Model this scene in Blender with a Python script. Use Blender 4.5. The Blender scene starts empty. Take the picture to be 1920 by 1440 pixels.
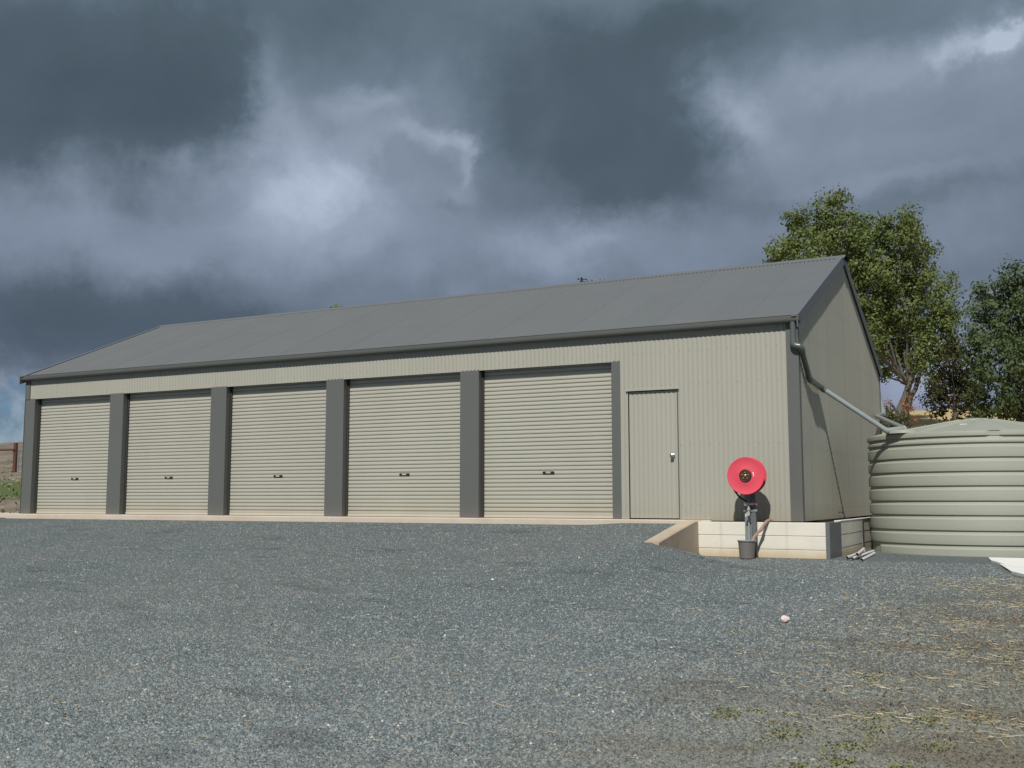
import bpy, math, random
import numpy as np
from mathutils import Vector, Matrix

random.seed(7); RNG = np.random.default_rng(11)
S = bpy.context.scene
COL = S.collection
R = math.radians

# ------------------------------------------------------------------ camera
CAM_LOC = Vector((3.4161, -15.7707, .3426)); YAW = R(-27.5034); PITCH = R(6.1335); ROLL = R(-.0579); FPX = 1978.86
fw = Vector((math.sin(YAW)*math.cos(PITCH), math.cos(YAW)*math.cos(PITCH), math.sin(PITCH)))
rt0 = Vector((math.cos(YAW), -math.sin(YAW), 0)); up0 = rt0.cross(fw)
rt = rt0*math.cos(ROLL) + up0*math.sin(ROLL); up = -rt0*math.sin(ROLL) + up0*math.cos(ROLL)
cd = bpy.data.cameras.new('camera'); cam = bpy.data.objects.new('camera', cd); COL.objects.link(cam)
cd.sensor_width = 36; cd.lens = FPX/1920*36; cd.clip_start = .1; cd.clip_end = 2000
M = Matrix((rt, up, -fw)).transposed().to_4x4(); M.translation = CAM_LOC
cam.matrix_world = M
S.camera = cam
S.render.resolution_x = 1024; S.render.resolution_y = 768

def at(px, py, depth):
    """world point seen at a photo pixel, at a distance along the view axis"""
    return CAM_LOC + (fw + rt*((px-960)/FPX) - up*((py-720)/FPX))*depth

# ------------------------------------------------------------------ world
SUNV = Vector((-.155, .985, -.985)).normalized()       # direction the light travels
SUN_EL = math.asin(-SUNV.z); SUN_AZ = math.atan2(-SUNV.x, -SUNV.y)
W = bpy.data.worlds.new('World'); S.world = W; W.use_nodes = True
nt = W.node_tree; nt.nodes.clear()
def wn(t, **k):
    n = nt.nodes.new(t)
    for a, b in k.items(): setattr(n, a, b)
    return n
def wm(op, a, b=None, clamp=False):
    n = wn('ShaderNodeMath', operation=op); n.use_clamp = clamp
    for i, v in enumerate((a, b)):
        if v is None: continue
        if isinstance(v, (int, float)): n.inputs[i].default_value = v
        else: nt.links.new(v, n.inputs[i])
    return n.outputs[0]
tc = wn('ShaderNodeTexCoord'); D = tc.outputs['Generated']
sep = wn('ShaderNodeSeparateXYZ'); nt.links.new(D, sep.inputs[0])
def wnoise(scale, detail, rough, off, src=D, dist=0.0):
    mp = wn('ShaderNodeMapping'); nt.links.new(src, mp.inputs[0]); mp.inputs['Location'].default_value = off
    n = wn('ShaderNodeTexNoise'); nt.links.new(mp.outputs[0], n.inputs['Vector'])
    n.inputs['Scale'].default_value = scale; n.inputs['Detail'].default_value = detail
    n.inputs['Roughness'].default_value = rough; n.inputs['Distortion'].default_value = dist
    return n
az = wm('ARCTAN2', sep.outputs[0], sep.outputs[1]); el = wm('ARCSINE', sep.outputs[2])
n1 = wnoise(4.5, 9, .62, (3.1, .7, 2.0)); n2 = wnoise(4.5, 9, .62, (8.1, 5.7, 1.0))
u = wm('ADD', az, wm('MULTIPLY', wm('SUBTRACT', n1.outputs[0], .5), .27))
v = wm('ADD', el, wm('MULTIPLY', wm('SUBTRACT', n2.outputs[0], .5), .16))
cmb = wn('ShaderNodeCombineXYZ'); nt.links.new(u, cmb.inputs[0]); nt.links.new(v, cmb.inputs[1]); UV = cmb.outputs[0]
BL = [(-0.891, 0.367, 0.14, 0.08, -0.3), (-0.812, 0.332, 0.082, 0.063, -0.16), (-0.918, 0.293, 0.089, 0.04, -0.15), (-0.708, 0.433, 0.154, 0.039, -0.1), (-0.8, 0.41, 0.058, 0.052, -0.1), (-0.851, 0.161, 0.154, 0.051, -0.26), (-0.768, 0.151, 0.072, 0.029, -0.12), (-0.913, 0.18, 0.07, 0.045, -0.12), (-0.396, 0.382, 0.138, 0.073, -0.24), (-0.34, 0.313, 0.096, 0.052, -0.26), (-0.469, 0.302, 0.062, 0.053, -0.12), (-0.29, 0.296, 0.04, 0.038, -0.08), (-0.366, 0.275, 0.061, 0.024, -0.12), (-0.495, 0.373, 0.063, 0.056, -0.1), (-0.585, 0.427, 0.131, 0.04, -0.08), (-0.252, 0.419, 0.098, 0.035, -0.1), (-0.329, 0.397, 0.101, 0.045, -0.08), (-0.756, 0.374, 0.022, 0.036, 0.16), (-0.735, 0.346, 0.04, 0.028, 0.26), (-0.661, 0.359, 0.025, 0.012, 0.22), (-0.62, 0.361, 0.021, 0.014, 0.12), (-0.705, 0.309, 0.075, 0.042, 0.16), (-0.677, 0.292, 0.021, 0.016, 0.24), (-0.724, 0.298, 0.045, 0.024, 0.12), (-0.597, 0.332, 0.024, 0.011, 0.26), (-0.542, 0.335, 0.031, 0.007, 0.2), (-0.528, 0.318, 0.015, 0.019, 0.3), (-0.563, 0.327, 0.021, 0.014, 0.1), (-0.645, 0.336, 0.031, 0.028, 0.1), (-0.526, 0.282, 0.031, 0.029, 0.1), (-0.86, 0.282, 0.023, 0.023, 0.14), (-0.796, 0.292, 0.038, 0.019, 0.1), (-0.915, 0.235, 0.089, 0.027, 0.14), (-0.785, 0.246, 0.122, 0.028, 0.12), (-0.664, 0.249, 0.132, 0.034, 0.12), (-0.614, 0.294, 0.031, 0.019, -0.12), (-0.547, 0.267, 0.036, 0.006, -0.1), (-0.598, 0.216, 0.031, 0.02, 0.08), (-0.439, 0.247, 0.056, 0.025, 0.18), (-0.382, 0.261, 0.046, 0.017, 0.14), (-0.306, 0.239, 0.098, 0.029, 0.08), (-0.511, 0.233, 0.103, 0.025, 0.06), (-0.521, 0.198, 0.036, 0.015, 0.08), (-0.254, 0.348, 0.03, 0.021, 0.26), (-0.234, 0.331, 0.034, 0.023, 0.1), (-0.204, 0.36, 0.043, 0.027, 0.08), (-0.128, 0.374, 0.05, 0.018, 0.18), (-0.093, 0.374, 0.014, 0.011, 0.24), (-0.042, 0.377, 0.03, 0.013, 0.46), (-0.059, 0.386, 0.031, 0.013, 0.2), (-0.03, 0.36, 0.038, 0.025, 0.12), (-0.157, 0.333, 0.118, 0.041, 0.12), (-0.206, 0.305, 0.094, 0.028, 0.05), (-0.113, 0.287, 0.113, 0.009, 0.08), (-0.079, 0.233, 0.068, 0.018, 0.12), (-0.231, 0.283, 0.029, 0.028, -0.06), (-0.091, 0.266, 0.086, 0.01, -0.08), (-0.074, 0.158, 0.059, 0.042, 0.12), (-0.12, 0.1, 0.069, 0.038, 0.45), (-0.084, 0.126, 0.026, 0.028, 0.1), (-0.208, 0.248, 0.043, 0.024, 0.05)]
BL = [(a, e, ra*(1.3 if m > .1 else 1), re*(1.35 if m > .1 else 1), m*(.72 if m > .2 else 1)) for a, e, ra, re, m in [(a, e, ra*1.6, re*1.6, m*.45) if abs(a+.677) < .001 else (a, e, ra, re, m) for a, e, ra, re, m in BL] if not (abs(a+.614) < .001 and m < 0)]
BL += [(-.62, .30, .16, .07, .08), (-.70, .27, .14, .05, .06), (-.10, .31, .16, .07, .07), (-.30, .23, .2, .03, .04)]
tot = None
for (a, e, ra, re, amp) in BL:
    mp = wn('ShaderNodeMapping', vector_type='TEXTURE'); nt.links.new(UV, mp.inputs[0])
    mp.inputs['Location'].default_value = (a, e, 0); mp.inputs['Scale'].default_value = (ra*1.5, re*1.5, 1)
    ln = wn('ShaderNodeVectorMath', operation='LENGTH'); nt.links.new(mp.outputs[0], ln.inputs[0])
    mr = wn('ShaderNodeMapRange', interpolation_type='SMOOTHERSTEP'); nt.links.new(ln.outputs['Value'], mr.inputs[0])
    mr.inputs[1].default_value = 0; mr.inputs[2].default_value = 1; mr.inputs[3].default_value = amp*1.05; mr.inputs[4].default_value = 0
    tot = mr.outputs[0] if tot is None else wm('ADD', tot, mr.outputs[0])
# cloud deck texture: direction divided by height gives the flattening towards the horizon
den = wm('ADD', wm('MAXIMUM', sep.outputs[2], 0.0), .22)
pc = wn('ShaderNodeCombineXYZ'); nt.links.new(wm('DIVIDE', sep.outputs[0], den), pc.inputs[0]); nt.links.new(wm('DIVIDE', sep.outputs[1], den), pc.inputs[1])
n3 = wnoise(1.1, 9, .56, (4.0, 2.2, 0), pc.outputs[0], .25)
n4 = wnoise(3.6, 8, .6, (1.0, 9.2, 0), pc.outputs[0], .5)
b = wm('ADD', tot, .48)
b = wm('ADD', b, wm('MULTIPLY', wm('SUBTRACT', n3.outputs[0], .5), .24))
b = wm('ADD', b, wm('MULTIPLY', wm('SUBTRACT', wnoise(9, 8, .64, (2.0, 3.2, 1.5), D, .8).outputs[0], .5), .22))
b = wm('ADD', b, wm('MULTIPLY', wm('SUBTRACT', n4.outputs[0], .5), .13))
ramp = wn('ShaderNodeValToRGB'); nt.links.new(b, ramp.inputs[0])
cr = ramp.color_ramp; cr.elements[0].position = .0; cr.elements[0].color = (.062, .092, .118, 1)
cr.elements[1].position = 1.0; cr.elements[1].color = (.43, .51, .61, 1)
for p, c in ((.25, (.085, .120, .152, 1)), (.45, (.140, .187, .236, 1)), (.70, (.222, .278, .352, 1)), (.85, (.30, .365, .455, 1))):
    e_ = cr.elements.new(p); e_.color = c
ST = .1
sky = wn('ShaderNodeTexSky', sky_type='NISHITA'); sky.sun_disc = False; sky.sun_elevation = SUN_EL; sky.sun_rotation = SUN_AZ
sky.air_density = 1.0; sky.dust_density = .3; sky.ozone_density = 2.0
# break in the deck low towards the west
hz = wn('ShaderNodeMapRange', interpolation_type='SMOOTHSTEP'); nt.links.new(wm('ADD', v, wm('MULTIPLY', u, 0.0)), hz.inputs[0])
hz.inputs[1].default_value = .128; hz.inputs[2].default_value = .092; hz.inputs[3].default_value = 0; hz.inputs[4].default_value = 1
hw = wn('ShaderNodeMapRange', interpolation_type='SMOOTHSTEP'); nt.links.new(u, hw.inputs[0])
hw.inputs[1].default_value = -.80; hw.inputs[2].default_value = -.88; hw.inputs[3].default_value = 0; hw.inputs[4].default_value = 1
n5 = wnoise(15, 7, .58, (.3, 2.2, .6))
cu = wn('ShaderNodeMapRange', interpolation_type='SMOOTHSTEP'); nt.links.new(n5.outputs[0], cu.inputs[0])
cu.inputs[1].default_value = .44; cu.inputs[2].default_value = .36; cu.inputs[3].default_value = .12; cu.inputs[4].default_value = 1
gap = wm('MULTIPLY', hz.outputs[0], hw.outputs[0])
lowc = wn('ShaderNodeMixRGB'); lowc.inputs[1].default_value = (.36/ST, .46/ST, .56/ST, 1)
nt.links.new(cu.outputs[0], lowc.inputs[0])
n6 = wnoise(11, 7, .6, (1.3, 4.2, .1)); c6 = wn('ShaderNodeValToRGB'); nt.links.new(n6.outputs[0], c6.inputs[0])
c6.color_ramp.elements[0].position = .40; c6.color_ramp.elements[0].color = (.16/ST, .23/ST, .31/ST, 1); c6.color_ramp.elements[1].position = .58; c6.color_ramp.elements[1].color = (.46/ST, .53/ST, .60/ST, 1)
nt.links.new(c6.outputs[0], lowc.inputs[1])
skyg = wn('ShaderNodeMixRGB', blend_type='MULTIPLY'); skyg.inputs[0].default_value = 1; nt.links.new(sky.outputs[0], skyg.inputs[1]); skyg.inputs[2].default_value = (.22, .42, .62, 1)
nt.links.new(skyg.outputs[0], lowc.inputs[2])
tn = wn('ShaderNodeMixRGB'); tm = wn('ShaderNodeMapRange'); nt.links.new(sep.outputs[2], tm.inputs[0]); tm.inputs[1].default_value = .12; tm.inputs[2].default_value = .45
nt.links.new(tm.outputs[0], tn.inputs[0]); tn.inputs[1].default_value = (1.04, .985, 1.06, 1); tn.inputs[2].default_value = (.99, 1.01, 1.0, 1)
tq = wn('ShaderNodeMixRGB', blend_type='MULTIPLY'); tq.inputs[0].default_value = 1; nt.links.new(ramp.outputs[0], tq.inputs[1]); nt.links.new(tn.outputs[0], tq.inputs[2])
cs = wn('ShaderNodeMixRGB', blend_type='MULTIPLY'); cs.inputs[0].default_value = 1; nt.links.new(tq.outputs[0], cs.inputs[1]); cs.inputs[2].default_value = (1/ST, 1/ST, 1/ST, 1)
mx = wn('ShaderNodeMixRGB'); nt.links.new(gap, mx.inputs[0]); nt.links.new(cs.outputs[0], mx.inputs[1]); nt.links.new(lowc.outputs[0], mx.inputs[2])
bg = wn('ShaderNodeBackground'); bg.inputs[1].default_value = ST; nt.links.new(mx.outputs[0], bg.inputs[0])
wo = wn('ShaderNodeOutputWorld'); nt.links.new(bg.outputs[0], wo.inputs[0])
try: W.cycles.sampling_method = 'MANUAL'; W.cycles.sample_map_resolution = 512
except Exception: pass

sl = bpy.data.lights.new('sun', 'SUN'); sl.energy = 4.2; sl.angle = R(.5); sl.color = (1, .965, .90)
so = bpy.data.objects.new('sun', sl); COL.objects.link(so); so.rotation_euler = SUNV.to_track_quat('-Z', 'Y').to_euler(); so.location = (8, -20, 20)
S.view_settings.view_transform = 'Standard'; S.view_settings.look = 'None'; S.view_settings.exposure = 0; S.view_settings.gamma = 1
S.view_settings.use_curve_mapping = False

# ------------------------------------------------------------------ materials
class MB:
    def __init__(s, name):
        s.m = bpy.data.materials.new(name); s.m.use_nodes = True; s.t = s.m.node_tree; s.t.nodes.clear()
        s.out = s.n('ShaderNodeOutputMaterial'); s.p = s.n('ShaderNodeBsdfPrincipled'); s.l(s.p.outputs[0], s.out.inputs[0])
        s.tc = s.n('ShaderNodeTexCoord')
    def n(s, t, **k):
        n = s.t.nodes.new(t)
        for a, b in k.items(): setattr(n, a, b)
        return n
    def l(s, a, b): s.t.links.new(a, b)
    def noise(s, scale, detail=4, rough=.55, stretch=(1, 1, 1), src=None, dist=0):
        mp = s.n('ShaderNodeMapping'); s.l(src or s.tc.outputs['Object'], mp.inputs[0]); mp.inputs['Scale'].default_value = stretch
        n = s.n('ShaderNodeTexNoise'); s.l(mp.outputs[0], n.inputs['Vector']); n.inputs['Scale'].default_value = scale
        n.inputs['Detail'].default_value = detail; n.inputs['Roughness'].default_value = rough; n.inputs['Distortion'].default_value = dist
        return n.outputs[0]
    def math(s, op, a, b=None, clamp=False):
        n = s.n('ShaderNodeMath', operation=op); n.use_clamp = clamp
        for i, v in enumerate((a, b)):
            if v is None: continue
            if isinstance(v, (int, float)): n.inputs[i].default_value = v
            else: s.l(v, n.inputs[i])
        return n.outputs[0]
    def rng(s, v, a, b, c=0, d=1, smooth=True):
        n = s.n('ShaderNodeMapRange', interpolation_type='SMOOTHSTEP' if smooth else 'LINEAR'); s.l(v, n.inputs[0])
        for i, q in enumerate((a, b, c, d)): n.inputs[i+1].default_value = q
        return n.outputs[0]
    def mix(s, f, a, b, mode='MIX'):
        n = s.n('ShaderNodeMixRGB', blend_type=mode)
        if isinstance(f, (int, float)): n.inputs[0].default_value = f
        else: s.l(f, n.inputs[0])
        for i, v in ((1, a), (2, b)):
            if isinstance(v, (tuple, list)): n.inputs[i].default_value = (*v[:3], 1)
            else: s.l(v, n.inputs[i])
        return n.outputs[0]
    def bump(s, h, strength=.5, dist=.01):
        n = s.n('ShaderNodeBump'); n.inputs['Strength'].default_value = strength; n.inputs['Distance'].default_value = dist
        s.l(h, n.inputs['Height']); s.l(n.outputs[0], s.p.inputs['Normal'])
    def fin(s, color, rough=.5, metal=0, spec=.5):
        if isinstance(color, (tuple, list)): s.p.inputs['Base Color'].default_value = (*color, 1)
        else: s.l(color, s.p.inputs['Base Color'])
        if isinstance(rough, (int, float)): s.p.inputs['Roughness'].default_value = rough
        else: s.l(rough, s.p.inputs['Roughness'])
        s.p.inputs['Metallic'].default_value = metal; s.p.inputs['Specular IOR Level'].default_value = spec
        return s.m

def painted(name, col, rough=.45, var=.06, metal=0, dirt=.0, dirtcol=(.3, .24, .17), spec=.4):
    m = MB(name)
    f = m.noise(1.3, 5, .6, (1, 1, .35)); g = m.noise(38, 3, .6)
    k = m.math('ADD', m.math('MULTIPLY', m.math('SUBTRACT', f, .5), var*2), m.math('MULTIPLY', m.math('SUBTRACT', g, .5), var))
    oi = m.n('ShaderNodeObjectInfo')
    k = m.math('ADD', k, m.math('MULTIPLY', m.math('SUBTRACT', oi.outputs['Random'], .5), var*.55))
    k = m.math('ADD', k, 1)
    hs = m.n('ShaderNodeHueSaturation'); hs.inputs['Color'].default_value = (*[q*.89 for q in col], 1); m.l(k, hs.inputs['Value'])
    c = hs.outputs[0]
    if dirt:
        sx = m.n('ShaderNodeSeparateXYZ'); m.l(m.tc.outputs['Object'], sx.inputs[0])
        d = m.math('MULTIPLY', m.rng(m.math('ADD', sx.outputs[2], m.math('MULTIPLY', f, .35)), .5, .12), dirt)
        c = m.mix(d, c, dirtcol)
    r = m.rng(g, .2, .8, rough-.06, rough+.08)
    return m.fin(c, r, metal, spec)

WALLC = (.385, .380, .322)
M_wall = painted('wall_sheet_paint', WALLC, .5, .07, dirt=.28)
M_curtain = painted('roller_door_paint', (.480, .470, .400), .42, .07, dirt=.3)
M_roof = painted('roof_sheet_paint', (.160, .168, .172), .42, .07)
M_grey = painted('dark_trim_paint', (.128, .132, .126), .42, .06, dirt=.12)
M_gutter = painted('gutter_paint', (.112, .118, .110), .4, .06)
M_barge = painted('barge_paint', (.150, .162, .178), .45, .06)
M_rail = painted('bottom_rail', (.60, .57, .48), .45, .05, dirt=.3)
M_galvscrew = painted('screw_paint', (.26, .25, .21), .4, .2)
M_dark = painted('dark_gap', (.02, .018, .016), .7, .1)
M_black = painted('black_plastic', (.018, .018, .02), .4, .1)
M_reveal = painted('guide_track', (.045, .042, .04), .6, .1)
M_steel = painted('chrome', (.75, .75, .75), .18, .02, metal=1)
M_galv = painted('galvanised_steel', (.42, .45, .46), .42, .12, metal=.6)
M_pvcg = painted('grey_painted_pipe', (.105, .125, .118), .32, .06, spec=.55)
M_pvcl = painted('pale_grey_pipe', (.30, .335, .335), .28, .06, spec=.7)
M_pvc = painted('white_pvc', (.86, .85, .82), .35, .04)
M_tank = painted('tank_plastic', (.370, .385, .318), .48, .05, spec=.4, dirt=0)
M_red = painted('red_enamel', (.78, .085, .125), .55, .22, spec=.3)
M_rub = painted('black_rubber', (.02, .02, .02), .55, .1)
M_post = painted('grey_post_paint', (.135, .145, .150), .5, .08)
M_white = painted('white_label', (.8, .8, .8), .5, .02)
M_brass = painted('weathered_brass', (.52, .34, .13), .35, .1, metal=.8)
M_nickel = painted('pale_valve_metal', (.62, .60, .55), .35, .1, metal=.4)
M_buck = painted('grey_bucket_plastic', (.17, .155, .145), .55, .12)
M_wood = painted('weathered_wood', (.33, .215, .17), .8, .25)
M_rust = painted('rusted_steel', (.135, .05, .035), .75, .3)
M_gate = painted('gate_tube', (.19, .25, .26), .5, .1)
M_inner = painted('dark_soffit', (.05, .05, .05), .8, .1)  # near black: the soffit over the doors is dark by its colour

def concrete(name, col, joint=0.0, stain=(.42, .30, .19)):
    m = MB(name); f = m.noise(2.5, 6, .65); g = m.noise(45, 4, .65); h = m.noise(.9, 4, .6)
    c = m.mix(m.rng(f, .3, .75, 0, .5), col, tuple(q*.8 for q in col))
    c = m.mix(m.rng(g, .45, .8, 0, .35), c, tuple(q*.72 for q in col))
    sx = m.n('ShaderNodeSeparateXYZ'); m.l(m.n('ShaderNodeNewGeometry').outputs['Position'], sx.inputs[0])
    if joint:
        d = m.rng(m.math('ADD', sx.outputs[2], m.math('MULTIPLY', f, .22)), -.22, -.45)
        c = m.mix(m.math('MULTIPLY', d, joint), c, stain)
        for xc in (-1.145, -.176):
            q = m.math('ABSOLUTE', m.math('SUBTRACT', sx.outputs[0], m.math('ADD', xc-.02, m.math('MULTIPLY', f, .04))))
            c = m.mix(m.math('MULTIPLY', m.rng(q, .035, .0), .3), c, tuple(a*.6 for a in col))
    else:
        c = m.mix(m.rng(h, .42, .7, 0, .45), c, stain)
    m.bump(m.math('ADD', g, m.math('MULTIPLY', f, .7)), .35, .006)
    return m.fin(c, .88, 0, .25)
M_conc = concrete('cast_concrete', (.56, .49, .41), 0, (.44, .36, .27))
M_wing = concrete('wing_concrete', (.52, .43, .335), 0, (.24, .17, .11))
M_sleep = concrete('sleeper_concrete', (.70, .665, .58), .95, (.50, .39, .24))
M_pad = concrete('white_concrete', (.80, .79, .76), 0, (.70, .66, .58))

def stone_cols(m, rnd, rnd2):
    rp = m.n('ShaderNodeValToRGB'); m.l(rnd, rp.inputs[0]); c = rp.color_ramp; c.interpolation = 'LINEAR'
    c.elements[0].position = 0; c.elements[0].color = (.085, .105, .112, 1)
    c.elements[1].position = 1; c.elements[1].color = (.46, .44, .40, 1)
    for p, q in ((.3, (.145, .178, .188, 1)), (.6, (.20, .238, .246, 1)), (.82, (.255, .285, .285, 1)), (.90, (.30, .275, .235, 1)), (.955, (.34, .33, .30, 1))):
        e = c.elements.new(p); e.color = q
    for e in c.elements: e.color = (*[q*.98 for q in e.color[:3]], 1)
    return rp.outputs[0]
def patches(m, c):
    P = m.n('ShaderNodeNewGeometry').outputs['Position']; sx = m.n('ShaderNodeSeparateXYZ'); m.l(P, sx.inputs[0])
    b = m.noise(1.5, 6, .62, (.45, 1.4, 1), P); k = m.noise(6, 4, .6, (.5, 1, 1), P); a = m.noise(.33, 5, .6, (.6, 1.2, 1), P)
    c = m.mix(m.rng(b, .57, .68, 0, .42), c, (.06, .067, .071))
    c = m.mix(m.rng(a, .38, .62, .0, .35), c, (.225, .236, .228))
    w = m.math('ADD', m.math('MULTIPLY', m.math('SUBTRACT', sx.outputs[0], 1.4), .30), m.math('MULTIPLY', m.math('ADD', sx.outputs[1], 6.0), -.05))
    w = m.math('MULTIPLY', m.rng(m.math('ADD', w, m.math('MULTIPLY', m.math('SUBTRACT', k, .5), .8)), -.25, .75), m.rng(sx.outputs[1], -1.2, -3.5))
    c = m.mix(m.math('MULTIPLY', w, .55), c, (.185, .165, .110))
    return m.mix(m.math('MULTIPLY', m.math('MULTIPLY', m.rng(b, .46, .58, 0, 1), w), .5), c, (.115, .090, .060))
def gravel_mat():
    m = MB('blue_grey_gravel'); P = m.tc.outputs['Object']
    wz = m.n('ShaderNodeMapping'); m.l(P, wz.inputs[0]); wz.inputs['Scale'].default_value = (1, 1, 1)
    vo = m.n('ShaderNodeTexVoronoi'); m.l(wz.outputs[0], vo.inputs['Vector']); vo.inputs['Scale'].default_value = 72
    v2 = m.n('ShaderNodeTexVoronoi'); m.l(wz.outputs[0], v2.inputs['Vector']); v2.inputs['Scale'].default_value = 26
    sc = m.n('ShaderNodeSeparateColor'); m.l(vo.outputs['Color'], sc.inputs[0])
    s2 = m.n('ShaderNodeSeparateColor'); m.l(v2.outputs['Color'], s2.inputs[0])
    r = m.math('ADD', m.math('MULTIPLY', sc.outputs[0], .72), m.math('MULTIPLY', s2.outputs[0], .28))
    c = stone_cols(m, r, None)
    c = patches(m, c)
    vb = m.math('SUBTRACT', 1, vo.outputs['Distance'])
    hh = m.math('ADD', m.math('MULTIPLY', vo.outputs['Distance'], -1.0), m.math('MULTIPLY', sc.outputs[1], .8))
    m.bump(hh, 1.0, .022)
    return m.fin(c, .82, 0, .25)
M_gravel = gravel_mat()
def isl_mat(name, stops, rough=.8, transl=0):
    m = MB(name); g = m.n('ShaderNodeNewGeometry'); rp = m.n('ShaderNodeValToRGB'); m.l(g.outputs['Random Per Island'], rp.inputs[0])
    c = rp.color_ramp; c.elements[0].position = stops[0][0]; c.elements[0].color = (*stops[0][1], 1); c.elements[1].position = stops[-1][0]; c.elements[1].color = (*stops[-1][1], 1)
    for p, q in stops[1:-1]: e = c.elements.new(p); e.color = (*q, 1)
    col = rp.outputs[0]
    if transl:
        f = m.noise(.9, 3, .6)
        col = m.mix(m.rng(f, .35, .7, 0, .55), col, tuple(q*1.25 for q in stops[len(stops)//2][1]))
    m.fin(col, rough, 0, .3)
    if transl:
        tr = m.n('ShaderNodeBsdfTranslucent'); m.l(col, tr.inputs[0]); mxs = m.n('ShaderNodeMixShader'); mxs.inputs[0].default_value = transl
        m.l(m.p.outputs[0], mxs.inputs[1]); m.l(tr.outputs[0], mxs.inputs[2]); m.l(mxs.outputs[0], m.out.inputs[0])
    return m.m
def stone_mat(name, stops):
    m = MB(name); g = m.n('ShaderNodeNewGeometry'); rp = m.n('ShaderNodeValToRGB'); m.l(g.outputs['Random Per Island'], rp.inputs[0])
    c = rp.color_ramp; c.elements[0].position = stops[0][0]; c.elements[0].color = (*stops[0][1], 1); c.elements[1].position = stops[-1][0]; c.elements[1].color = (*stops[-1][1], 1)
    for p, q in stops[1:-1]: e = c.elements.new(p); e.color = (*q, 1)
    return m.fin(patches(m, rp.outputs[0]), .85, 0, .25)
M_stone = stone_mat('loose_stones', [(0, (.09, .11, .118)), (.35, (.155, .188, .198)), (.7, (.22, .255, .262)), (.88, (.29, .30, .29)), (.955, (.33, .30, .26)), (.99, (.38, .31, .25)), (1, (.70, .68, .64))])
M_straw = isl_mat('dry_straw', [(0, (.20, .16, .09)), (.5, (.36, .30, .17)), (.9, (.50, .43, .27)), (1, (.70, .64, .48))])
M_litter = isl_mat('brown_litter', [(0, (.05, .035, .025)), (.6, (.13, .085, .05)), (1, (.30, .17, .10))])
M_moss = isl_mat('moss_and_weeds', [(0, (.10, .12, .045)), (.6, (.19, .20, .07)), (1, (.32, .28, .13))], .8, .2)
M_leaf1 = isl_mat('poplar_leaves', [(0, (.085, .120, .036)), (.45, (.125, .172, .048)), (.9, (.175, .210, .066)), (.98, (.18, .17, .07)), (1, (.30, .22, .12))], .55, .35)
M_leaf2 = isl_mat('dark_leaves', [(0, (.060, .090, .038)), (.5, (.085, .120, .048)), (1, (.120, .155, .066))], .55, .3)
M_leaf3 = isl_mat('autumn_leaves', [(0, (.14, .04, .02)), (.5, (.34, .12, .05)), (1, (.46, .26, .12))], .6, .25)
M_leaf4 = isl_mat('olive_leaves', [(0, (.025, .040, .012)), (.6, (.055, .074, .022)), (.94, (.09, .085, .034)), (1, (.28, .10, .05))], .55, .22)
M_bark = painted('grey_brown_bark', (.135, .120, .100), .85, .3)

def paddock_mat():
    m = MB('dry_paddock'); gm = m.n('ShaderNodeNewGeometry'); P = gm.outputs['Position']
    sx = m.n('ShaderNodeSeparateXYZ'); m.l(P, sx.inputs[0])
    a = m.noise(.5, 6, .62, (1, 1, 1), P); b = m.noise(7, 5, .65, (1, 1, 1), P); k = m.noise(.12, 4, .6, (1, 1.6, 1), P)
    c = m.mix(m.rng(a, .35, .65), (.165, .140, .112), (.25, .220, .175))
    c = m.mix(m.rng(b, .4, .75, 0, .6), c, (.13, .10, .065))
    # green pick on the lower slope, gold dry grass higher up to the east
    w = m.math('MULTIPLY', m.rng(sx.outputs[1], 3.0, 4.6), m.rng(sx.outputs[1], 11.5, 8.0))
    w = m.math('MULTIPLY', w, m.rng(m.math('ADD', m.math('MULTIPLY', a, .6), m.math('MULTIPLY', k, .6)), .38, .58))
    w = m.math('MULTIPLY', w, m.rng(sx.outputs[0], -12, -17))
    c = m.mix(m.math('MULTIPLY', w, .9), c, (.080, .120, .040))
    e = m.math('MULTIPLY', m.rng(sx.outputs[0], -30, -5), m.rng(sx.outputs[1], 10, 18))
    c = m.mix(m.math('MULTIPLY', e, .8), c, (.52, .40, .20))
    m.bump(b, .6, .06)
    return m.fin(c, .95, 0, .1)
M_pad_grass = paddock_mat()
M_soil = painted('dry_soil', (.16, .11, .07), .95, .3)

# ------------------------------------------------------------------ helpers
def me(name, verts, faces, mat, parent=None, smooth=False, loc=None, mats=None, mi=None):
    d = bpy.data.meshes.new(name)
    verts = np.asarray(verts, dtype=np.float32)
    if isinstance(faces, np.ndarray):
        n, k = faces.shape
        d.vertices.add(len(verts)); d.vertices.foreach_set('co', verts.ravel())
        d.loops.add(n*k); d.loops.foreach_set('vertex_index', faces.astype(np.int32).ravel())
        d.polygons.add(n); d.polygons.foreach_set('loop_start', np.arange(0, n*k, k, dtype=np.int32))
        try: d.polygons.foreach_set('loop_total', np.full(n, k, dtype=np.int32))
        except Exception: pass
        d.update(calc_edges=True)
    else:
        d.from_pydata([tuple(map(float, v)) for v in verts], [], faces)
    for q in (mats or [mat]): d.materials.append(q)
    if mi is not None: d.polygons.foreach_set('material_index', np.asarray(mi, dtype=np.int32))
    if smooth: d.polygons.foreach_set('use_smooth', np.ones(len(d.polygons), dtype=bool))
    d.update()
    o = bpy.data.objects.new(name, d); COL.objects.link(o)
    if parent is not None: o.parent = parent
    if loc is not None: o.location = loc
    return o
def tag(o, label=None, cat=None, group=None, kind=None):
    if label: o['label'] = label
    if cat: o['category'] = cat
    if group: o['group'] = group
    if kind: o['kind'] = kind
    return o
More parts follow.
